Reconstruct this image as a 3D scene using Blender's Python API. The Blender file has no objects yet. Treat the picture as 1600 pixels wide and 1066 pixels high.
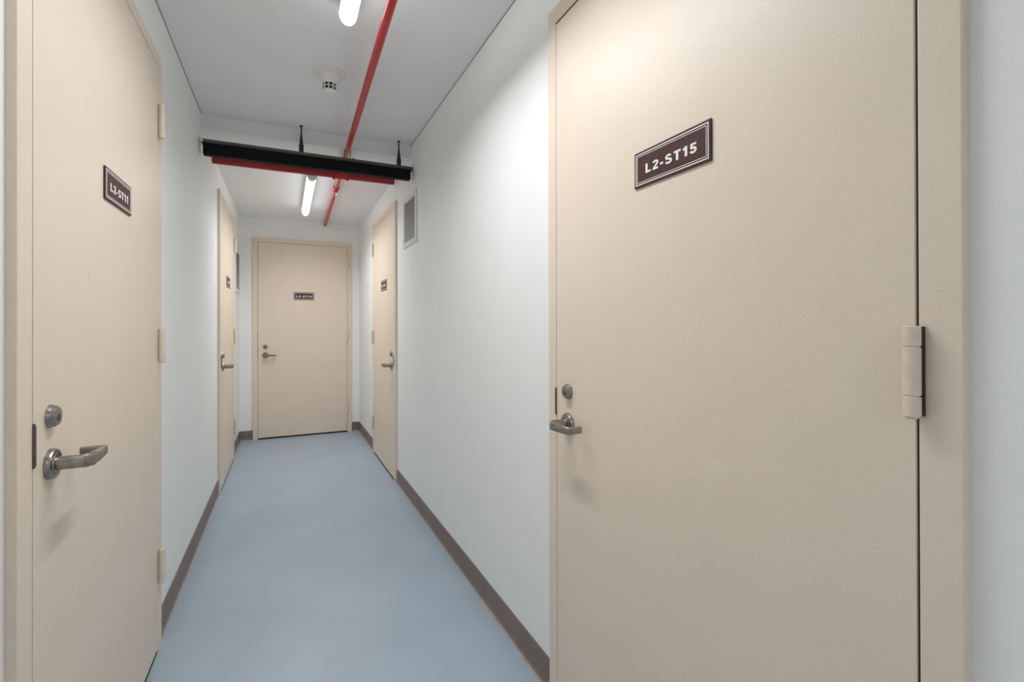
import bpy, bmesh, math, random
from mathutils import Vector, Matrix
PI = math.pi
random.seed(4)
S = bpy.context.scene
COL = S.collection

# ------------------------------------------------------------------ camera
cam = bpy.data.cameras.new('camera'); cam_o = bpy.data.objects.new('camera', cam); COL.objects.link(cam_o)
YAW, PITCH, ROLL = math.radians(25.028), math.radians(0.163), math.radians(-0.133)
F = Vector((math.sin(YAW)*math.cos(PITCH), math.cos(YAW)*math.cos(PITCH), math.sin(PITCH)))
R0 = Vector((math.cos(YAW), -math.sin(YAW), 0)); U0 = R0.cross(F)
R = R0*math.cos(ROLL)+U0*math.sin(ROLL); U = U0*math.cos(ROLL)-R0*math.sin(ROLL)
M = Matrix((R, U, -F)).transposed().to_4x4(); M.translation = Vector((0, 0, 1.21))
cam_o.matrix_world = M
cam.sensor_width = 36; cam.lens = 760.17/1600*36
cam.shift_y = -(533-505.75)/1600
cam.clip_start = 0.02
S.camera = cam_o

# ------------------------------------------------------------------ world, exposure
w = bpy.data.worlds.new('world'); S.world = w; w.use_nodes = True
w.node_tree.nodes['Background'].inputs[0].default_value = (0, 0, 0, 1)
w.node_tree.nodes['Background'].inputs[1].default_value = 0
S.view_settings.view_transform = 'Standard'; S.view_settings.look = 'None'
S.view_settings.exposure = 1.52; S.view_settings.gamma = 1
S.view_settings.use_curve_mapping = False
S.cycles.max_bounces = 14; S.cycles.diffuse_bounces = 10
LAMP = 1.8      # glow of every lamp's diffuser
LED = 4.5       # watts sent downwards by the board in each lamp

# ------------------------------------------------------------------ materials
def mat(name, col, rough=.5, metal=0, bump=0, bscale=200, mottle=0, mscale=6, spec=.5, coat=0, extra=None):
    m = bpy.data.materials.new(name); m.use_nodes = True
    nt = m.node_tree; N = nt.nodes; Lk = nt.links; b = N['Principled BSDF']
    b.inputs['Base Color'].default_value = (*col, 1); b.inputs['Roughness'].default_value = rough
    b.inputs['Metallic'].default_value = metal; b.inputs['Specular IOR Level'].default_value = spec
    b.inputs['Coat Weight'].default_value = coat
    tc = N.new('ShaderNodeTexCoord')
    src = None
    if mottle:
        n = N.new('ShaderNodeTexNoise'); n.inputs['Scale'].default_value = mscale; n.inputs['Detail'].default_value = 6
        Lk.new(tc.outputs['Object'], n.inputs['Vector'])
        r = N.new('ShaderNodeValToRGB')
        r.color_ramp.elements[0].position = .3; r.color_ramp.elements[1].position = .7
        r.color_ramp.elements[0].color = (*[c*(1-mottle) for c in col], 1)
        r.color_ramp.elements[1].color = (*[min(1, c*(1+mottle)) for c in col], 1)
        Lk.new(n.outputs['Fac'], r.inputs['Fac']); src = r.outputs['Color']
    if extra: src = extra(nt, tc, src, col)
    if src: Lk.new(src, b.inputs['Base Color'])
    if bump:
        n = N.new('ShaderNodeTexNoise'); n.inputs['Scale'].default_value = bscale; n.inputs['Detail'].default_value = 3
        Lk.new(tc.outputs['Object'], n.inputs['Vector'])
        bp = N.new('ShaderNodeBump'); bp.inputs['Strength'].default_value = bump; bp.inputs['Distance'].default_value = .002
        Lk.new(n.outputs['Fac'], bp.inputs['Height']); Lk.new(bp.outputs['Normal'], b.inputs['Normal'])
    return m

def spots(lst, col2, amount):
    """marks with a shape of their own: soft ellipses (x, z, rx, rz, tilt) on the object's face"""
    def f(nt, tc, src, col):
        N = nt.nodes; Lk = nt.links
        for (x, z, rx, rz, tilt) in lst:
            mp = N.new('ShaderNodeMapping'); mp.vector_type = 'TEXTURE'
            mp.inputs['Location'].default_value = (x, 0, z); mp.inputs['Rotation'].default_value = (0, tilt, 0)
            mp.inputs['Scale'].default_value = (rx, 10, rz)
            Lk.new(tc.outputs['Object'], mp.inputs['Vector'])
            ln = N.new('ShaderNodeVectorMath'); ln.operation = 'LENGTH'; Lk.new(mp.outputs[0], ln.inputs[0])
            rg = N.new('ShaderNodeMapRange'); rg.inputs[1].default_value = .35; rg.inputs[2].default_value = 1
            rg.inputs[3].default_value = amount; rg.inputs[4].default_value = 0
            Lk.new(ln.outputs['Value'], rg.inputs[0])
            no = N.new('ShaderNodeTexNoise'); no.inputs['Scale'].default_value = 120; Lk.new(tc.outputs['Object'], no.inputs['Vector'])
            mu = N.new('ShaderNodeMath'); mu.operation = 'MULTIPLY'; Lk.new(rg.outputs[0], mu.inputs[0]); Lk.new(no.outputs['Fac'], mu.inputs[1])
            mx = N.new('ShaderNodeMix'); mx.data_type = 'RGBA'
            Lk.new(mu.outputs[0], mx.inputs[0])
            if src: Lk.new(src, mx.inputs[6])
            else: mx.inputs[6].default_value = (*col, 1)
            mx.inputs[7].default_value = (*col2, 1)
            src = mx.outputs[2]
        return src
    return f

def speckle(nt, tc, src, col):
    N = nt.nodes; Lk = nt.links
    v = N.new('ShaderNodeTexVoronoi'); v.inputs['Scale'].default_value = 9; Lk.new(tc.outputs['Object'], v.inputs['Vector'])
    rg = N.new('ShaderNodeMapRange'); rg.inputs[1].default_value = .02; rg.inputs[2].default_value = .035
    rg.inputs[3].default_value = .5; rg.inputs[4].default_value = 0; Lk.new(v.outputs['Distance'], rg.inputs[0])
    mx = N.new('ShaderNodeMix'); mx.data_type = 'RGBA'; Lk.new(rg.outputs[0], mx.inputs[0]); Lk.new(src, mx.inputs[6])
    mx.inputs[7].default_value = (.30, .31, .33, 1)
    n = N.new('ShaderNodeTexNoise'); n.inputs['Scale'].default_value = 260; Lk.new(tc.outputs['Object'], n.inputs['Vector'])
    r2 = N.new('ShaderNodeMapRange'); r2.inputs[3].default_value = .93; r2.inputs[4].default_value = 1.07
    Lk.new(n.outputs['Fac'], r2.inputs[0])
    sc = N.new('ShaderNodeVectorMath'); sc.operation = 'SCALE'; Lk.new(mx.outputs[2], sc.inputs[0]); Lk.new(r2.outputs[0], sc.inputs['Scale'])
    return sc.outputs[0]

DOORC = (.76, .645, .53)
m_wall = mat('white_wall_paint', (.84, .85, .84), .52, bump=.12, bscale=160, mottle=.012)
m_ceil = mat('ceiling_paint', (.82, .83, .84), .8, bump=.1, bscale=140, mottle=.015)
m_floor = mat('blue_grey_floor_coating', (.33, .40, .47), .42, bump=.08, bscale=180, mottle=.05, mscale=2.5, extra=speckle)
m_base = mat('brown_rubber_base', (.20, .155, .135), .5, mottle=.08)
m_toe = mat('tan_rubber_toe', (.36, .31, .26), .6, mottle=.15, mscale=30)  # paler tan than the strip above it
m_frame = mat('beige_frame_paint', DOORC, .40, bump=.16, bscale=190, mottle=.015)
m_door = mat('beige_door_paint', DOORC, .40, bump=.13, bscale=190, mottle=.015)
m_doorA = mat('beige_door_paint_scuffed', DOORC, .40, bump=.13, bscale=190, mottle=.015,
              extra=spots([(.580, .934, .035, .006, .12), (.598, .924, .040, .005, .14), (.588, .926, .045, .022, .1)], (.80, .72, .62), .6))
m_doorB = mat('beige_door_paint_smudged', DOORC, .40, bump=.13, bscale=190, mottle=.015,
              extra=spots([(.42, .53, .022, .014, 0), (.30, 1.33, .02, .03, 0)], (.42, .36, .31), .35))
m_steel = mat('satin_nickel', (.33, .30, .275), .3, 1, mottle=.2, mscale=60)
m_wear = mat('worn_nickel', (.16, .11, .06), .55, .5, mottle=.4, mscale=120)
m_dark = mat('dark_bronze_strike', (.13, .10, .092), .5, 0, mottle=.2, mscale=80)
m_web = mat('shaded_unpainted_hinge_web', (.035, .018, .014), .7)  # bare metal, its unlit side darkened in the colour
m_gapstrip = mat('dark_gap_strip', (.045, .034, .028), .8)
m_black = mat('black_gap', (.01, .01, .01), .9)
m_hinge = mat('beige_painted_hinge', (.72, .62, .51), .4, bump=.1, mottle=.05, mscale=60)
m_sign = mat('brown_sign_plate', (.085, .042, .036), .5, mottle=.12, mscale=40, spec=.12)
m_signw = mat('sign_lettering', (.82, .80, .78), .5)
m_red = mat('red_pipe_paint', (.45, .014, .016), .3, mottle=.08, mscale=20)
m_redd = mat('dark_red_pipe_paint', (.30, .006, .008), .4, mottle=.12, mscale=20)
m_blk = mat('black_steel', (.004, .0045, .006), .7, spec=.15)
m_gry = mat('dark_grey_steel', (.085, .075, .072), .55)
m_rod = mat('rusty_rod', (.035, .024, .018), .7, 0, mottle=.3, mscale=80)
m_vent = mat('white_vent_metal', (.72, .72, .70), .4)
m_ventg = mat('grey_louvre_metal', (.78, .77, .76), .5)
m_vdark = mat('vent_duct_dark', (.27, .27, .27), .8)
m_plas = mat('cream_detector_plastic', (.78, .78, .72), .45)
m_lbody = mat('lamp_housing', (.62, .63, .65), .4)
m_cap = mat('lamp_end_cap_grey', (.7, .7, .71), .45)
m_brass = mat('chrome_sprinkler', (.75, .75, .74), .2, 1)
m_seal = mat('tan_sealant', (.33, .27, .21), .7)
m_lamp = bpy.data.materials.new('lamp_diffuser'); m_lamp.use_nodes = True
_b = m_lamp.node_tree.nodes['Principled BSDF']
_b.inputs['Base Color'].default_value = (.9, .9, .9, 1)
_b.inputs['Emission Color'].default_value = (.93, .975, 1.0, 1)
_b.inputs['Emission Strength'].default_value = LAMP

# ------------------------------------------------------------------ mesh helpers
def bx(bm, x0, x1, y0, y1, z0, z1, bev=0):
    vs = [bm.verts.new((x, y, z)) for z in (z0, z1) for (x, y) in ((x0, y0), (x1, y0), (x1, y1), (x0, y1))]
    fs = [bm.faces.new([vs[i] for i in q]) for q in ((3, 2, 1, 0), (4, 5, 6, 7), (0, 1, 5, 4), (1, 2, 6, 5), (2, 3, 7, 6), (3, 0, 4, 7))]
    if bev:
        es = list({e for f in fs for e in f.edges})
        bmesh.ops.bevel(bm, geom=es, offset=bev, segments=2, profile=.5, affect='EDGES')

def ring(bm, c, ax, up, rx, ry, n, sq=1):
    if sq != 1:
        side = ax.cross(up).normalized(); up = side.cross(ax).normalized()
        g = lambda t: math.copysign(abs(t)**sq, t)
        return [bm.verts.new(c+side*(rx*g(math.cos(2*PI*i/n)))+up*(ry*g(math.sin(2*PI*i/n)))) for i in range(n)]
    side = ax.cross(up).normalized(); up = side.cross(ax).normalized()
    return [bm.verts.new(c+side*(rx*math.cos(2*PI*i/n))+up*(ry*math.sin(2*PI*i/n))) for i in range(n)]

def tube(bm, pts, rx, ry=None, n=20, cap=True, up=Vector((0, 0, 1)), radii=None, sq=1):
    """a tube along pts with mitred joints"""
    pts = [Vector(p) for p in pts]; ry = ry or rx
    rings = []
    for i, p in enumerate(pts):
        a = (pts[i]-pts[i-1]).normalized() if i else None
        b = (pts[i+1]-pts[i]).normalized() if i < len(pts)-1 else None
        if a is None: d = b; k = 1
        elif b is None: d = a; k = 1
        else:
            d = (a+b).normalized(); k = 1/max(.3, d.dot(a))
        s = radii[i] if radii else 1
        u = up if abs(d.dot(up)) < .95 else Vector((0, 1, 0))
        rings.append(ring(bm, p, d, u, rx*s*k, ry*s, n, sq))
    for r1, r2 in zip(rings, rings[1:]):
        for i in range(n):
            bm.faces.new((r1[i], r1[(i+1) % n], r2[(i+1) % n], r2[i]))
    if cap:
        bm.faces.new(rings[0][::-1]); bm.faces.new(rings[-1])

def lathe(bm, prof, c, ax, n=32):
    """prof: (radius, distance along ax)"""
    ax = Vector(ax).normalized(); c = Vector(c)
    up = Vector((0, 0, 1)) if abs(ax.z) < .9 else Vector((1, 0, 0))
    rs = [ring(bm, c+ax*h, ax, up, max(r, 1e-5), max(r, 1e-5), n) for r, h in prof]
    for r1, r2 in zip(rs, rs[1:]):
        for i in range(n): bm.faces.new((r1[i], r1[(i+1) % n], r2[(i+1) % n], r2[i]))
    bm.faces.new(rs[0][::-1]); bm.faces.new(rs[-1])

def prism(bm, prof, x0, x1):
    """extrude a (y,z) outline along x"""
    a = [bm.verts.new((x0, y, z)) for y, z in prof]; b = [bm.verts.new((x1, y, z)) for y, z in prof]
    n = len(prof)
    for i in range(n): bm.faces.new((a[i], a[(i+1) % n], b[(i+1) % n], b[i]))
    bm.faces.new(a[::-1]); bm.faces.new(b)

def obj(name, bm, m, parent=None, smooth=False):
    bmesh.ops.recalc_face_normals(bm, faces=bm.faces[:])
    me = bpy.data.meshes.new(name); bm.to_mesh(me); bm.free()
    me.materials.append(m)
    o = bpy.data.objects.new(name, me); COL.objects.link(o)
    if parent: o.parent = parent
    if smooth:
        for p in me.polygons: p.use_smooth = True
        me.set_sharp_from_angle(angle=math.radians(38))
    return o

def tag(o, label=None, cat=None, group=None, kind=None):
    if label: o['label'] = label
    if cat: o['category'] = cat
    if group: o['group'] = group
    if kind: o['kind'] = kind
    return o

def empty(name, loc, rz=0):
    o = bpy.data.objects.new(name, None); COL.objects.link(o); o.location = loc; o.rotation_euler = (0, 0, rz)
    o.empty_display_size = .1
    return o

# ------------------------------------------------------------------ the shell
ZC, ZF, YB, YR, Y0 = 2.446, 2.36, 3.33, 5.825, -3.2
TL, TR = .003, .0045                       # the two long walls are not quite parallel
def XL(y): return -.447+TL*(y-1.2)
def XR(y): return .797-TR*(y-1.3)
RZL, RZR = PI/2-TL, -PI/2+TR
def lx_left(y): return y-1.2               # local x along the left wall, frame origin at y = 1.2
def lx_right(y): return 1.3-y              # local x along the right wall, frame origin at y = 1.3
OL = (XL(1.2), 1.2, 0); ORR = (XR(1.3), 1.3, 0)

def wall(name, loc, rz, x0, x1, ztop, openings, th=.13):
    bm = bmesh.new(); x = x0
    for a, b, h in sorted(openings):
        bx(bm, x, a, 0, th, 0, ztop); bx(bm, a, b, 0, th, h, ztop); x = b
    bx(bm, x, x1, 0, th, 0, ztop)
    o = obj(name, bm, m_wall); o.location = loc; o.rotation_euler = (0, 0, rz)
    return tag(o, kind='structure')

# door spec: leaf from local x a to b, leaf top h, frame stile width s, head height hd, latch side 'a' or 'b'
D_LN = dict(a=lx_left(1.2133), b=lx_left(2.192), h=2.178, s=.06, hd=.05, latch='a')
D_LF = dict(a=lx_left(4.106), b=lx_left(5.05), h=2.150, s=.05, hd=.045, latch='a')
D_RN = dict(a=lx_right(1.336), b=lx_right(.371), h=2.162, s=.052, hd=.062, latch='a')
D_RF = dict(a=lx_right(4.745), b=lx_right(3.822), h=2.128, s=.05, hd=.045, latch='b')
D_RE = dict(a=-.258, b=.642, h=2.098, s=.05, hd=.045, latch='a')

def op(d): return (d['a']-.02, d['b']+.02, d['h']+.02)
tag(wall('wall_left', OL, RZL, lx_left(Y0), lx_left(YR+.1), ZC, [op(D_LN), op(D_LF)]), 'white painted wall on the left of the corridor', 'wall')
tag(wall('wall_right', ORR, RZR, lx_right(YR+.1), lx_right(Y0), ZC, [op(D_RN), op(D_RF)]), 'white painted wall on the right of the corridor', 'wall')
tag(wall('wall_back', (0, YR, 0), 0, XL(YR), XR(YR), ZC, [op(D_RE)]), 'short white end wall around the far door', 'wall')
tag(wall('wall_front', (0, Y0, 0), PI, -.80, .45, ZC, []), 'white wall closing the corridor behind the viewer', 'wall')
bm = bmesh.new(); bx(bm, -.7, 1.05, Y0-.2, YR+.3, -.12, 0)
tag(obj('floor', bm, m_floor), 'blue-grey coated concrete floor of the corridor', 'floor', kind='structure')
bm = bmesh.new(); bx(bm, -.7, 1.05, Y0-.2, YR+.3, ZC, ZC+.12)
tag(obj('ceiling', bm, m_ceil), 'pale grey ceiling of the near half of the corridor', 'ceiling', kind='structure')
bm = bmesh.new(); bx(bm, XL(YB)-.002, XR(YB)+.002, YB, YR+.005, ZF, ZC-.0002)
tag(obj('ceiling', bm, m_ceil), 'lowered pale ceiling beyond the black channel', 'ceiling', kind='structure')

# black voids behind the doors are simply the unlit space; close each with a thin panel to keep the rooms dark
# ------------------------------------------------------------------ baseboards
def baseboard(name, loc, rz, segs, label):
    root = empty(name, loc, rz); tag(root, label, 'baseboard', kind='structure')
    bm = bmesh.new(); bt = bmesh.new()
    for x0, x1 in segs:
        prism(bm, [(0, 0), (-.0095, 0), (-.0095, .005), (-.0062, .012), (-.0045, .021), (-.0045, .098), (-.003, .102), (0, .102)], x0, x1)
        prism(bt, [(-.0090, 0), (-.0145, 0), (-.0140, .0022), (-.0110, .0045), (-.0090, .0048)], x0, x1)
    obj('base_strip', bm, m_base, root); obj('toe', bt, m_toe, root)
    return root
baseboard('baseboard_left', OL, RZL, [(lx_left(Y0), D_LN['a']-.062), (D_LN['b']+.052, D_LF['a']-.052), (D_LF['b']+.052, lx_left(YR))], 'brown rubber baseboard along the left wall')
baseboard('baseboard_right', ORR, RZR, [(lx_right(YR), D_RF['a']-.052), (D_RF['b']+.052, D_RN['a']-.054), (D_RN['b']+.054, lx_right(Y0))], 'brown rubber baseboard along the right wall')
baseboard('baseboard_back', (0, YR, 0), 0, [(XL(YR)+.005, D_RE['a']-.052), (D_RE['b']+.052, XR(YR)-.005)], 'brown rubber baseboard on both sides of the far door')

# crack of sealant where the near ceiling meets the long walls
for nm, loc, rz, x0, x1, lb in (('trim_1', OL, RZL, lx_left(.2), lx_left(YB), 'thin tan sealant line between left wall and ceiling'),
                                ('trim_2', ORR, RZR, lx_right(YB), lx_right(.2), 'thin tan sealant line between right wall and ceiling')):
    bm = bmesh.new(); prism(bm, [(0, ZC-.0035), (-.0025, ZC-.002), (-.0035, ZC), (0, ZC)], x0, x1)
    o = obj(nm, bm, m_seal); o.location = loc; o.rotation_euler = (0, 0, rz); tag(o, lb, 'sealant line', kind='structure')

# ------------------------------------------------------------------ doors
PR = -.017       # door face and frame face stand this far out of the wall
def build_door(name, loc, rz, d, label, dm, hz, lz=.932, dz=1.02, strike=(.935, 1.02), gap=.0028, chip=False, tg=None):
    tg = tg or gap
    root = empty(name, loc, rz); tag(root, label, 'door', kind='structure')
    a, b, h, s, hd = d['a'], d['b'], d['h'], d['s'], d['hd']
    bm = bmesh.new()
    # frame: stiles and head with a face standing proud of the wall, returning into the opening, plus the stop
    def stile(x0, x1): bx(bm, x0, x1, PR, .125, 0, h+gap+.0001, .0015)
    bx(bm, a-s, a-gap, PR, .001, 0, h+hd, .0018); bx(bm, b+gap, b+s, PR, .001, 0, h+hd, .0018)
    bx(bm, a-gap-.004, b+gap+.004, PR, .001, h+tg, h+hd, .0018)
    bx(bm, a-.02, a-gap, .0012, .12, 0, h+.0198); bx(bm, b+gap, b+.02, .0012, .12, 0, h+.0198)
    bx(bm, a-gap, b+gap, .0012, .12, h+tg, h+.0198)
    bx(bm, a-gap, a+.014, .032, .075, 0, h+gap); bx(bm, b-.014, b+gap, .032, .075, 0, h+gap); bx(bm, a+.014, b-.014, .032, .075, h-.014, h+tg)
    obj('door_frame', bm, m_frame, root)
    bm = bmesh.new(); bx(bm, a, b, PR, PR+.045, .015, h, .0012)
    leaf = obj('door_leaf', bm, dm, root)
    bm = bmesh.new(); bx(bm, a-gap, b+gap, .0285, .0315, 0, h+tg)   # black sheet standing in for the darkness behind the leaf
    obj('threshold_shade', bm, m_black, root)
    bm = bmesh.new(); bx(bm, a, b, PR+.0015, .028, .0002, .004, .0008)  # black strip painting in the dirt and darkness under the leaf
    obj('undercut_dark_strip', bm, m_black, root)
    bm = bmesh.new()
    bx(bm, a-gap, a-.0001, PR+.004, PR+.030, 0, h); bx(bm, b+.0001, b+gap, PR+.005, PR+.030, 0, h); bx(bm, a-gap, b+gap, PR+.003, PR+.030, h+.0001, h+tg)  # near-black strips put in to darken the gaps around the leaf
    obj('gap_strip', bm, m_gapstrip, root)
    la = d['latch'] == 'a'
    hx = b+gap/2 if la else a-gap/2; sgn = 1 if la else -1
    ex = a if la else b                    # latch edge
    # hinges: three knuckles and a painted leaf folded into the gap
    for z in hz:
        z0 = z-.0615
        bm = bmesh.new(); kr = .0102
        for f0, f1 in ((0, .225), (.232, .768), (.775, 1)):
            lathe(bm, [(kr-.001, z0+.123*f0), (kr, z0+.123*f0+.001), (kr, z0+.123*f1-.001), (kr-.001, z0+.123*f1)], (hx, PR-.0125, 0), (0, 0, 1), 24)
        lathe(bm, [(kr-.0016, z0+.002), (kr-.0016, z0+.121)], (hx, PR-.0125, 0), (0, 0, 1), 20)
        lathe(bm, [(.006, z0-.003), (.0085, z0)], (hx, PR-.0125, 0), (0, 0, 1), 20)
        bx(bm, hx-.0012, hx+.0012, PR-.0125, PR+.02, z0, z0+.123)
        obj('hinge', bm, m_hinge, leaf, True)
        bm = bmesh.new(); e = sgn*(kr-.0004)
        bx(bm, min(hx+e-sgn*.0016, hx+e), max(hx+e-sgn*.0016, hx+e), PR-.0125, PR-.0002, z0+.001, z0+.122)
        obj('hinge_web', bm, m_web, leaf)
    # deadbolt
    kx = ex+sgn*.070
    bm = bmesh.new()
    lathe(bm, [(.0235, 0), (.0235, .003), (.0215, .006), (.021, .010), (.0185, .0115), (.018, .014), (.0155, .0145)], (kx, PR, dz), (0, -1, 0), 36)
    db = obj('deadbolt', bm, m_steel, leaf, True)
    bm = bmesh.new(); lathe(bm, [(.0075, 0), (.0075, .0008)], (kx, PR-.0145, dz-.003), (0, -1, 0), 20)
    bx(bm, kx-.001, kx+.001, PR-.0158, PR-.0150, dz-.009, dz+.002)
    obj('key_slot', bm, m_wear, db)
    # lever handle: rose, neck and a mitred arm that turns back to the door
    bm = bmesh.new()
    lathe(bm, [(.031, 0), (.031, .006), (.0285, .0105), (.021, .011), (.0205, .013), (.016, .0135)], (kx, PR, lz), (0, -1, 0), 40)
    rose = obj('handle_rose', bm, m_steel, leaf, True)
    bm = bmesh.new()
    y1 = PR-.057; x1 = kx+sgn*.097
    tube(bm, [(kx, PR-.010, lz), (kx, y1-.001, lz)], .0138, n=28, radii=[1, .95])
    tube(bm, [(kx, y1+.010, lz), (kx, y1+.003, lz), (kx+sgn*.012, y1-.007, lz), (kx+sgn*.05, y1-.007, lz), (x1-sgn*.004, y1-.005, lz), (x1, y1+.001, lz), (x1, PR-.020, lz)],
         .0072, .0125, n=28, radii=[1.0, 1.08, 1.06, .98, .86, .84, .80], sq=.55)
    obj('lever', bm, m_steel, rose, True)
    bm = bmesh.new(); bx(bm, x1-.0045, x1+.0045, PR-.0202, PR-.0192, lz-.008, lz+.008, .0003)
    obj('worn_tip', bm, m_wear, rose)
    # lip of the strike plate standing out of the gap
    bm = bmesh.new(); sx = ex-sgn*gap*.6
    prism(bm, [(PR+.010, strike[0]), (PR-.003, strike[0]+.0005), (PR-.005, strike[0]+.006), (PR-.005, strike[1]-.006), (PR-.003, strike[1]-.0005), (PR+.010, strike[1])], sx-.0016, sx+.0016)
    obj('strike_plate', bm, m_dark, root)
    if chip:
        bm = bmesh.new()
        for z0, z1, t in ((1.03, 1.045, .003), (1.06, 1.075, .002), (1.085, 1.115, .004)):
            bx(bm, sx-t, sx+.001, PR-.0012, PR+.004, z0, z1, .0004)
        obj('chipped_paint_edge', bm, m_dark, root)
    return root

build_door('door_1', OL, RZL, D_LN, 'beige steel door on the left nearest the camera, with sign L2-ST11', m_doorB, (1.972, 1.138, .318), .932, 1.028, (.941, 1.026), tg=.0045)
build_door('door_2', ORR, RZR, D_RN, 'large beige steel door on the right nearest the camera, with sign L2-ST15', m_doorA, (1.98, 1.146, .29), .912, 1.008, (.925, 1.012), gap=.0035, tg=.0075)
build_door('door_3', OL, RZL, D_LF, 'beige door far along the left wall, beside the vent by the end wall', m_door, (1.935, 1.115, .292), .905, .99, (.90, .99))
build_door('door_4', ORR, RZR, D_RF, 'beige door far along the right wall beyond the vent', m_door, (1.925, 1.10, .285), .892, .985, (.89, .97))
build_door('door_5', (0, YR, 0), 0, D_RE, 'beige door closing the far end of the corridor', m_door, (1.912, 1.098, .285), .895, .985, (.885, .985), chip=True)

# ------------------------------------------------------------------ signs
def arcpts(cx, cz, rx, rz, a0, a1, n=14):
    return [(cx+rx*math.cos(math.radians(a0+(a1-a0)*i/n)), cz+rz*math.sin(math.radians(a0+(a1-a0)*i/n))) for i in range(n+1)]
# bold grotesque letters as strokes in a cell 1 high; (advance, stroke half width, strokes)
GLYPH = {
 'L': (.70, [[(.13, 1), (.13, 0)], [(0, .11), (.62, .11)]]),
 'T': (.74, [[(0, .89), (.70, .89)], [(.35, .89), (.35, 0)]]),
 '1': (.60, [[(.36, 1), (.36, 0)], [(.36, .97), (.27, .84), (.06, .74)]]),
 '-': (.44, [[(.02, .36), (.36, .36)]]),
 '2': (.70, [arcpts(.32, .70, .23, .20, 170, -35)+[(.36, .42), (.14, .16)], [(.02, .10), (.62, .10)]]),
 '3': (.70, [arcpts(.29, .70, .22, .20, 165, -90), arcpts(.29, .31, .24, .21, 90, -165)]),
 '4': (.72, [[(.46, 1), (.46, 0)], [(.42, .92), (.08, .34)], [(.02, .29), (.66, .29)]]),
 '5': (.70, [[(.60, .90), (.16, .90)], [(.17, .98), (.12, .50)], arcpts(.30, .33, .24, .23, 140, -165)]),
 'S': (.78, [arcpts(.36, .70, .24, .195, 20, 225, 16)+arcpts(.36, .295, .26, .20, 60, -165, 16)]),
}
def text_mesh(txt, width, height, depth):
    bm = bmesh.new(); x = 0; hw = .105; polys = []
    for chn in txt:
        adv, st = GLYPH[chn]
        for s in st:
            n = len(s); l = []; r = []
            for i in range(n):
                p = Vector(s[i]); a = (p-Vector(s[i-1])).normalized() if i else None
                b = (Vector(s[i+1])-p).normalized() if i < n-1 else None
                d = (a+b).normalized() if a and b else (a or b)
                k = 1/max(.5, d.dot(a)) if a and b else 1
                nn = Vector((-d.y, d.x))*hw*k*(1.0 if not (chn in 'L1T4' and abs(d.y) > .9) else 1.18)
                l.append((p.x+nn.x+x, p.y+nn.y)); r.append((p.x-nn.x+x, p.y-nn.y))
            polys.append((l, r))
        x += adv+.13
    xs = [q[0] for l, r in polys for q in l+r]; zs = [q[1] for l, r in polys for q in l+r]
    cx, wx = (max(xs)+min(xs))/2, max(xs)-min(xs); cz, wz = (max(zs)+min(zs))/2, max(zs)-min(zs)
    def V(q, y): return bm.verts.new(((q[0]-cx)/wx*width, y, (q[1]-cz)/wz*height))
    for j, (l, r) in enumerate(polys):
        dp = -depth-.00001*(j % 5)
        lf = [V(q, dp) for q in l]; rf = [V(q, dp) for q in r]; lb = [V(q, 0) for q in l]; rb = [V(q, 0) for q in r]
        for i in range(len(l)-1):
            bm.faces.new((lf[i], lf[i+1], rf[i+1], rf[i])); bm.faces.new((lf[i], lb[i], lb[i+1], lf[i+1])); bm.faces.new((rf[i+1], rb[i+1], rb[i], rf[i]))
        for i in (0, -1): bm.faces.new((lf[i], rf[i], rb[i], lb[i]))
    bmesh.ops.recalc_face_normals(bm, faces=bm.faces[:])
    me = bpy.data.meshes.new('lettering'); bm.to_mesh(me); bm.free(); me.materials.append(m_signw)
    return me

def build_sign(loc, rz, txt, label, wd=.235, ht=.086):
    root = empty('door_sign', loc, rz); tag(root, label, 'sign')
    bm = bmesh.new(); bx(bm, -wd/2, wd/2, -.0045, 0, -ht/2, ht/2, .0012)
    obj('plate', bm, m_sign, root)
    for k, (ins, t) in enumerate(((.0055, .0024), (.0110, .0013))):
        bm = bmesh.new(); X = wd/2-ins; Z = ht/2-ins
        bx(bm, -X, X, -.0049, -.0044, Z-t, Z); bx(bm, -X, X, -.0049, -.0044, -Z, -Z+t)
        bx(bm, -X, -X+t, -.0049, -.0044, -Z+t, Z-t); bx(bm, X-t, X, -.0049, -.0044, -Z+t, Z-t)
        obj('border_line', bm, m_signw, root)
    t = bpy.data.objects.new('lettering', text_mesh(txt, .158, .0225, .0006)); COL.objects.link(t)
    t.parent = root; t.location = (.002 if k else 0, -.0045, -.003)
    return root
def on_left(y, off): return (XL(y)+off*math.cos(TL), y, 0)
def on_right(y, off): return (XR(y)-off, y, 0)
def lift(p, z): return (p[0], p[1], z)
build_sign(lift(on_left(1.716, .0171), 1.587), RZL, 'L2-ST11', 'brown plaque lettered L2-ST11 on the near left door')
build_sign(lift(on_right(.835, .0171), 1.584), RZR, 'L2-ST15', 'brown plaque lettered L2-ST15 on the near right door')
build_sign(lift(on_left(4.58, .0171), 1.565), RZL, 'L2-ST12', 'small brown plaque on the far door of the left wall')
build_sign(lift(on_right(4.22, .0171), 1.551), RZR, 'L2-ST14', 'small brown plaque on the far door of the right wall')
build_sign((.190, YR+PR-.0001, 1.531), 0, 'L2-ST13', 'brown plaque on the door closing the far end', wd=.205, ht=.082)

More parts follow.
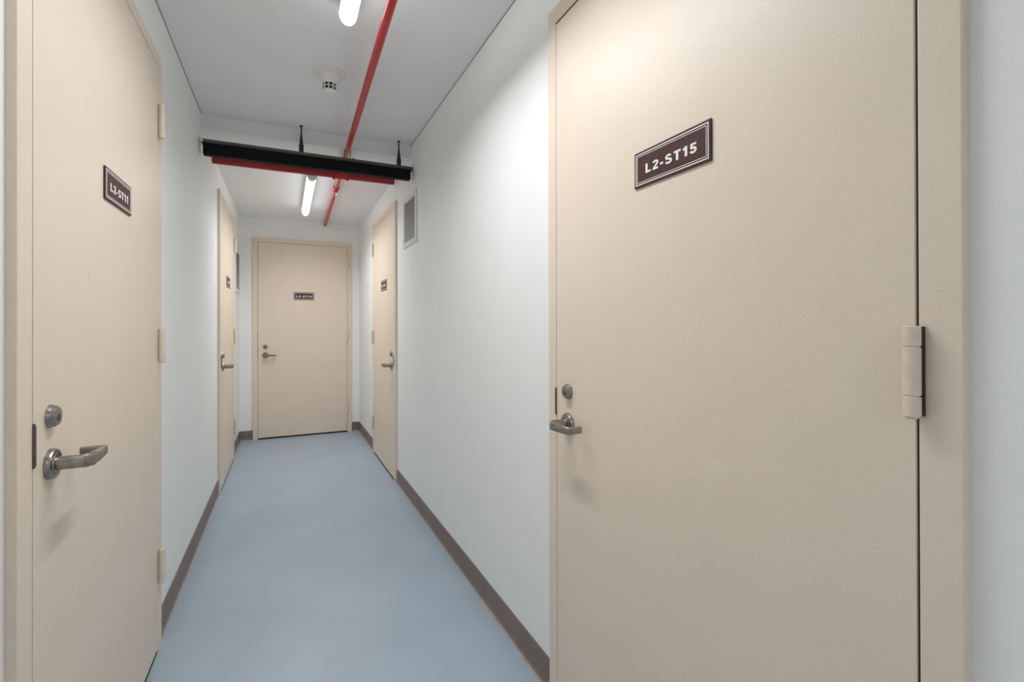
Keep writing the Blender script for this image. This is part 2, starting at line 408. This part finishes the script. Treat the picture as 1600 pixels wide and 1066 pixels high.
# ------------------------------------------------------------------ wall vents
def build_vent(loc, rz, wd, ht, label, nsl):
    root = empty('wall_vent', loc, rz); tag(root, label, 'vent', 'louvred vents high on the corridor walls')
    bm = bmesh.new(); fw = .032
    for x0, x1, z0, z1 in ((-wd/2, -wd/2+fw, -ht/2, ht/2), (wd/2-fw, wd/2, -ht/2, ht/2), (-wd/2+fw, wd/2-fw, ht/2-fw, ht/2), (-wd/2+fw, wd/2-fw, -ht/2, -ht/2+fw)):
        bx(bm, x0, x1, -.009, 0, z0, z1, .0012)
    obj('vent_frame', bm, m_vent, root)
    bm = bmesh.new(); H = ht-2*fw; p = H/nsl
    for i in range(nsl):
        z = -H/2+i*p
        prism(bm, [(-.0085, z+.1*p), (-.0085, z+.22*p), (-.0012, z+p*.98), (-.0012, z+p*.86)], -wd/2+fw, wd/2-fw)
    obj('louvre', bm, m_ventg, root)
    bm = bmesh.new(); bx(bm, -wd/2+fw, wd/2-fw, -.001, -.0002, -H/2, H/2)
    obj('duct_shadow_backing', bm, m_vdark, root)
    return root
build_vent(lift(on_right(3.345, 0), 1.937), RZR, .375, .350, 'white metal vent with grey louvres on the right wall before the far door', 20)
build_vent(lift(on_left(5.575, 0), 1.756), RZL, .43, .43, 'white metal vent with grey louvres on the left wall next to the end wall', 24)

# ------------------------------------------------------------------ lamps
def build_lamp(x, y0, y1, z, label):
    root = empty('ceiling_lamp', (x, (y0+y1)/2, z)); tag(root, label, 'lamp', 'tube lamps along the ceiling')
    L = (y1-y0)/2; n = 14
    def arc(w, h, zt): return [(w*math.cos(PI+PI*i/n), zt+h*math.sin(PI+PI*i/n)) for i in range(n+1)]
    def ext(bm, secs, zt_=-.045):       # secs: (y, width, height)
        rs = [[bm.verts.new((px, y, pz)) for px, pz in arc(w_, h_, zt_)] for y, w_, h_ in secs]
        for r1, r2 in zip(rs, rs[1:]):
            for i in range(n): bm.faces.new((r1[i], r1[i+1], r2[i+1], r2[i]))
            bm.faces.new((r1[n], r1[0], r2[0], r2[n]))
        bm.faces.new(rs[0]); bm.faces.new(rs[-1][::-1])
    bm = bmesh.new(); bx(bm, -.0335, .0335, -L+.063, L-.003, -.0452, 0, .002)
    obj('housing', bm, m_lbody, root)
    bm = bmesh.new()
    ext(bm, [(-L+.062, .0325, .045), (L-.02, .0325, .045), (L-.008, .031, .040), (L-.001, .026, .028), (L, .018, .012)])
    obj('diffuser', bm, m_lamp, root, True)
    bm = bmesh.new(); ext(bm, [(-L, .033, .044), (-L+.003, .0352, .048), (-L+.062, .0352, .048)]); bx(bm, -.0352, .0352, -L, -L+.062, -.0455, -.0005, .001)
    obj('end_cap', bm, m_cap, root, True)
    ld = bpy.data.lights.new('led_board', 'AREA'); ld.shape = 'RECTANGLE'; ld.size = .058; ld.size_y = 2*L-.07
    ld.energy = LED*(2*L-.07)/1.2; ld.color = (.93, .97, 1.0); ld.spread = math.radians(150)
    lo = bpy.data.objects.new('led_board', ld); COL.objects.link(lo); lo.parent = root; lo.location = (0, .012, -.0915)
    return root
build_lamp(.220, .74, 1.965, ZC, 'glowing white tube lamp on the near ceiling before the black channel')
build_lamp(.181, 3.80, 5.125, ZF, 'glowing white tube lamp beyond the black channel near the far door')
build_lamp(.222, -2.4, -1.2, ZC, 'glowing white tube lamp behind the viewer')

# ------------------------------------------------------------------ smoke detector
root = empty('smoke_detector', (.2, 2.535, ZC)); tag(root, 'cream smoke detector on the ceiling between near lamp and black channel', 'smoke detector')
bm = bmesh.new(); lathe(bm, [(.076, 0), (.076, -.004), (.071, -.008), (.055, -.009)], (0, 0, 0), (0, 0, 1), 48)
obj('mounting_plate', bm, m_plas, root, True)
bm = bmesh.new(); lathe(bm, [(.053, -.008), (.052, -.020), (.047, -.032), (.040, -.043), (.0365, -.050), (.0355, -.056)], (0, 0, 0), (0, 0, 1), 48)
body = obj('detector_body', bm, m_plas, root, True)
bm = bmesh.new(); lathe(bm, [(.029, -.054), (.026, -.086)], (0, 0, 0), (0, 0, 1), 32)
obj('sensor_core', bm, m_black, root)
bm = bmesh.new()
for z0, z1, r in ((-.0715, -.0690, .0345), (-.088, -.0855, .0312)):
    lathe(bm, [(.020, z0), (r, z0), (r+.0006, z1), (.020, z1)], (0, 0, 0), (0, 0, 1), 40)
for i in range(10):
    a = 2*PI*i/10+.1
    c, s = math.cos(a), math.sin(a)
    v = []
    for rr, zz in ((.0350, -.054), (.0348, -.070), (.0318, -.087)):
        for t in (-.0022, .0022):
            for r in (rr-.004, rr):
                v.append(bm.verts.new((r*c-t*s, r*s+t*c, zz)))
    for k in (0, 4):
        bm.faces.new((v[k+1], v[k+3], v[k+7], v[k+5])); bm.faces.new((v[k], v[k+1], v[k+5], v[k+4])); bm.faces.new((v[k+3], v[k+2], v[k+6], v[k+7])); bm.faces.new((v[k+2], v[k], v[k+4], v[k+6]))
lathe(bm, [(.0315, -.0855), (.0305, -.089), (.025, -.0935), (.015, -.096), (.004, -.097)], (0, 0, 0), (0, 0, 1), 40)
obj('sensor_cage', bm, m_plas, root, True)

# ------------------------------------------------------------------ sprinkler piping
PZ = 2.335
def px(y): return .338+.0175*(y-1.7)
root = empty('sprinkler_pipe', (px(3.8), 3.80, PZ)); tag(root, 'red sprinkler pipe along the ceiling with a cross branch from wall to wall', 'pipe')
def Q(x, y, z): return (x-px(3.8), y-3.80, z-PZ)
bm = bmesh.new(); tube(bm, [Q(px(Y0), Y0+.001, PZ), Q(px(YR), YR-.002, PZ)], .0165, n=24)
obj('main_pipe', bm, m_red, root, True)
bm = bmesh.new(); CY = 3.80; CZ = 2.322
tube(bm, [Q(XL(CY)+.002, CY, CZ), Q(XR(CY)-.018, CY, CZ)], .0242, n=28)
obj('cross_pipe', bm, m_redd, root, True)
bm = bmesh.new()
tube(bm, [Q(px(CY)-.045, CY, CZ), Q(px(CY)-.043, CY, CZ), Q(px(CY)+.043, CY, CZ), Q(px(CY)+.045, CY, CZ)], .0285, n=28, radii=[.9, 1, 1, .9])
lathe(bm, [(.022, .02), (.022, .052), (.019, .055)], Q(px(CY), CY, PZ-.004), (0, 1, 0), 24)
for sx in (-.047, .047):
    lathe(bm, [(.006, -.037), (.006, .012)], Q(px(CY)+sx, CY-.006, CZ), (0, 0, 1), 12); lathe(bm, [(.010, -.036), (.010, -.028)], Q(px(CY)+sx, CY-.006, CZ), (0, 0, 1), 6)
obj('tee_fitting', bm, m_red, root, True)
bm = bmesh.new(); y = 4.19
lathe(bm, [(.018, 0), (.0235, .004), (.0235, .022), (.021, .028), (.021, .075), (.023, .080), (.023, .10), (.018, .104)], Q(px(y), y, PZ), (0, 1, 0), 24)
lathe(bm, [(.012, -.03), (.012, 0)], Q(px(y)+.0, y+.05, PZ), (0, 0, 1), 16)
obj('coupling', bm, m_red, root, True)
bm = bmesh.new(); c = Q(px(y)+.004, y+.05, PZ-.030)
lathe(bm, [(.009, 0), (.009, -.008), (.005, -.010), (.003, -.024)], c, (0, 0, 1), 16)
tube(bm, [Vector(c)+Vector((-.007, 0, -.008)), Vector(c)+Vector((-.011, 0, -.018)), Vector(c)+Vector((0, 0, -.032))], .0018, n=8)
tube(bm, [Vector(c)+Vector((.007, 0, -.008)), Vector(c)+Vector((.011, 0, -.018)), Vector(c)+Vector((0, 0, -.032))], .0018, n=8)
lathe(bm, [(.014, -.032), (.015, -.0335), (.004, -.035)], c, (0, 0, 1), 16)
obj('sprinkler_head', bm, m_brass, root, True)

# ------------------------------------------------------------------ black channel on rods
BY = 3.275
root = empty('hanging_channel', (.17, BY, 2.19)); tag(root, 'black steel channel spanning the corridor under the ceiling on threaded rods', 'channel')
x0, x1 = XL(BY)+.006-.17, XR(BY)-.006-.17
bm = bmesh.new()
bx(bm, x0+.012, x1-.014, -.024, .024, 0, .062, .004)
obj('channel_body', bm, m_blk, root)
bm = bmesh.new()
bx(bm, x0+.004, x1, -.030, .028, .064, .068); bx(bm, x0+.004, x1, -.030, -.026, .064, .085, .0008); bx(bm, x0+.004, x1, .024, .028, .064, .085, .0008)
obj('channel_rail', bm, m_gry, root)
for ex in (x0+.002, ):
    bm = bmesh.new(); bx(bm, ex, ex+.010, -.018, .018, .055, .092, .003); lathe(bm, [(.009, 0), (.009, .012), (.004, .016)], (ex+.005, -.024, .073), (0, -1, 0), 6)
    obj('wall_clip', bm, m_brass, root)
for rx in (.093, .694):
    bm = bmesh.new(); cx = rx-.17
    lathe(bm, [(.0045, 0), (.0045, ZC-2.19-.07)], (cx, 0, .070), (0, 0, 1), 12)
    lathe(bm, [(.0150, .055), (.0152, .088), (.0160, .116), (.0160, .120), (.0130, .124), (.0115, .135), (.0095, .155), (.0075, .175), (.0055, .19), (.0045, .20)], (cx, 0, .012), (0, 0, 1), 6)
    lathe(bm, [(.009, ZC-2.19-.004), (.011, ZC-2.19)], (cx, 0, 0), (0, 0, 1), 12)
    obj('hanger_rod', bm, m_rod, root, True)
# clamp that holds the sprinkler pipe on the channel
cx = px(BY)-.17; pz = PZ-2.19
bm = bmesh.new()
for s in (-1, 1):
    bx(bm, cx+s*.0185-.0012, cx+s*.0185+.0012, -.010, .010, .066, pz-.002, .0005)
lathe(bm, [(.007, .066), (.007, .092), (.004, .100)], (cx+.036, 0, 0), (0, 0, 1), 8); bx(bm, cx-.030, cx+.045, -.012, .012, .066, .072, .001)
obj('pipe_clamp', bm, m_gry, root)
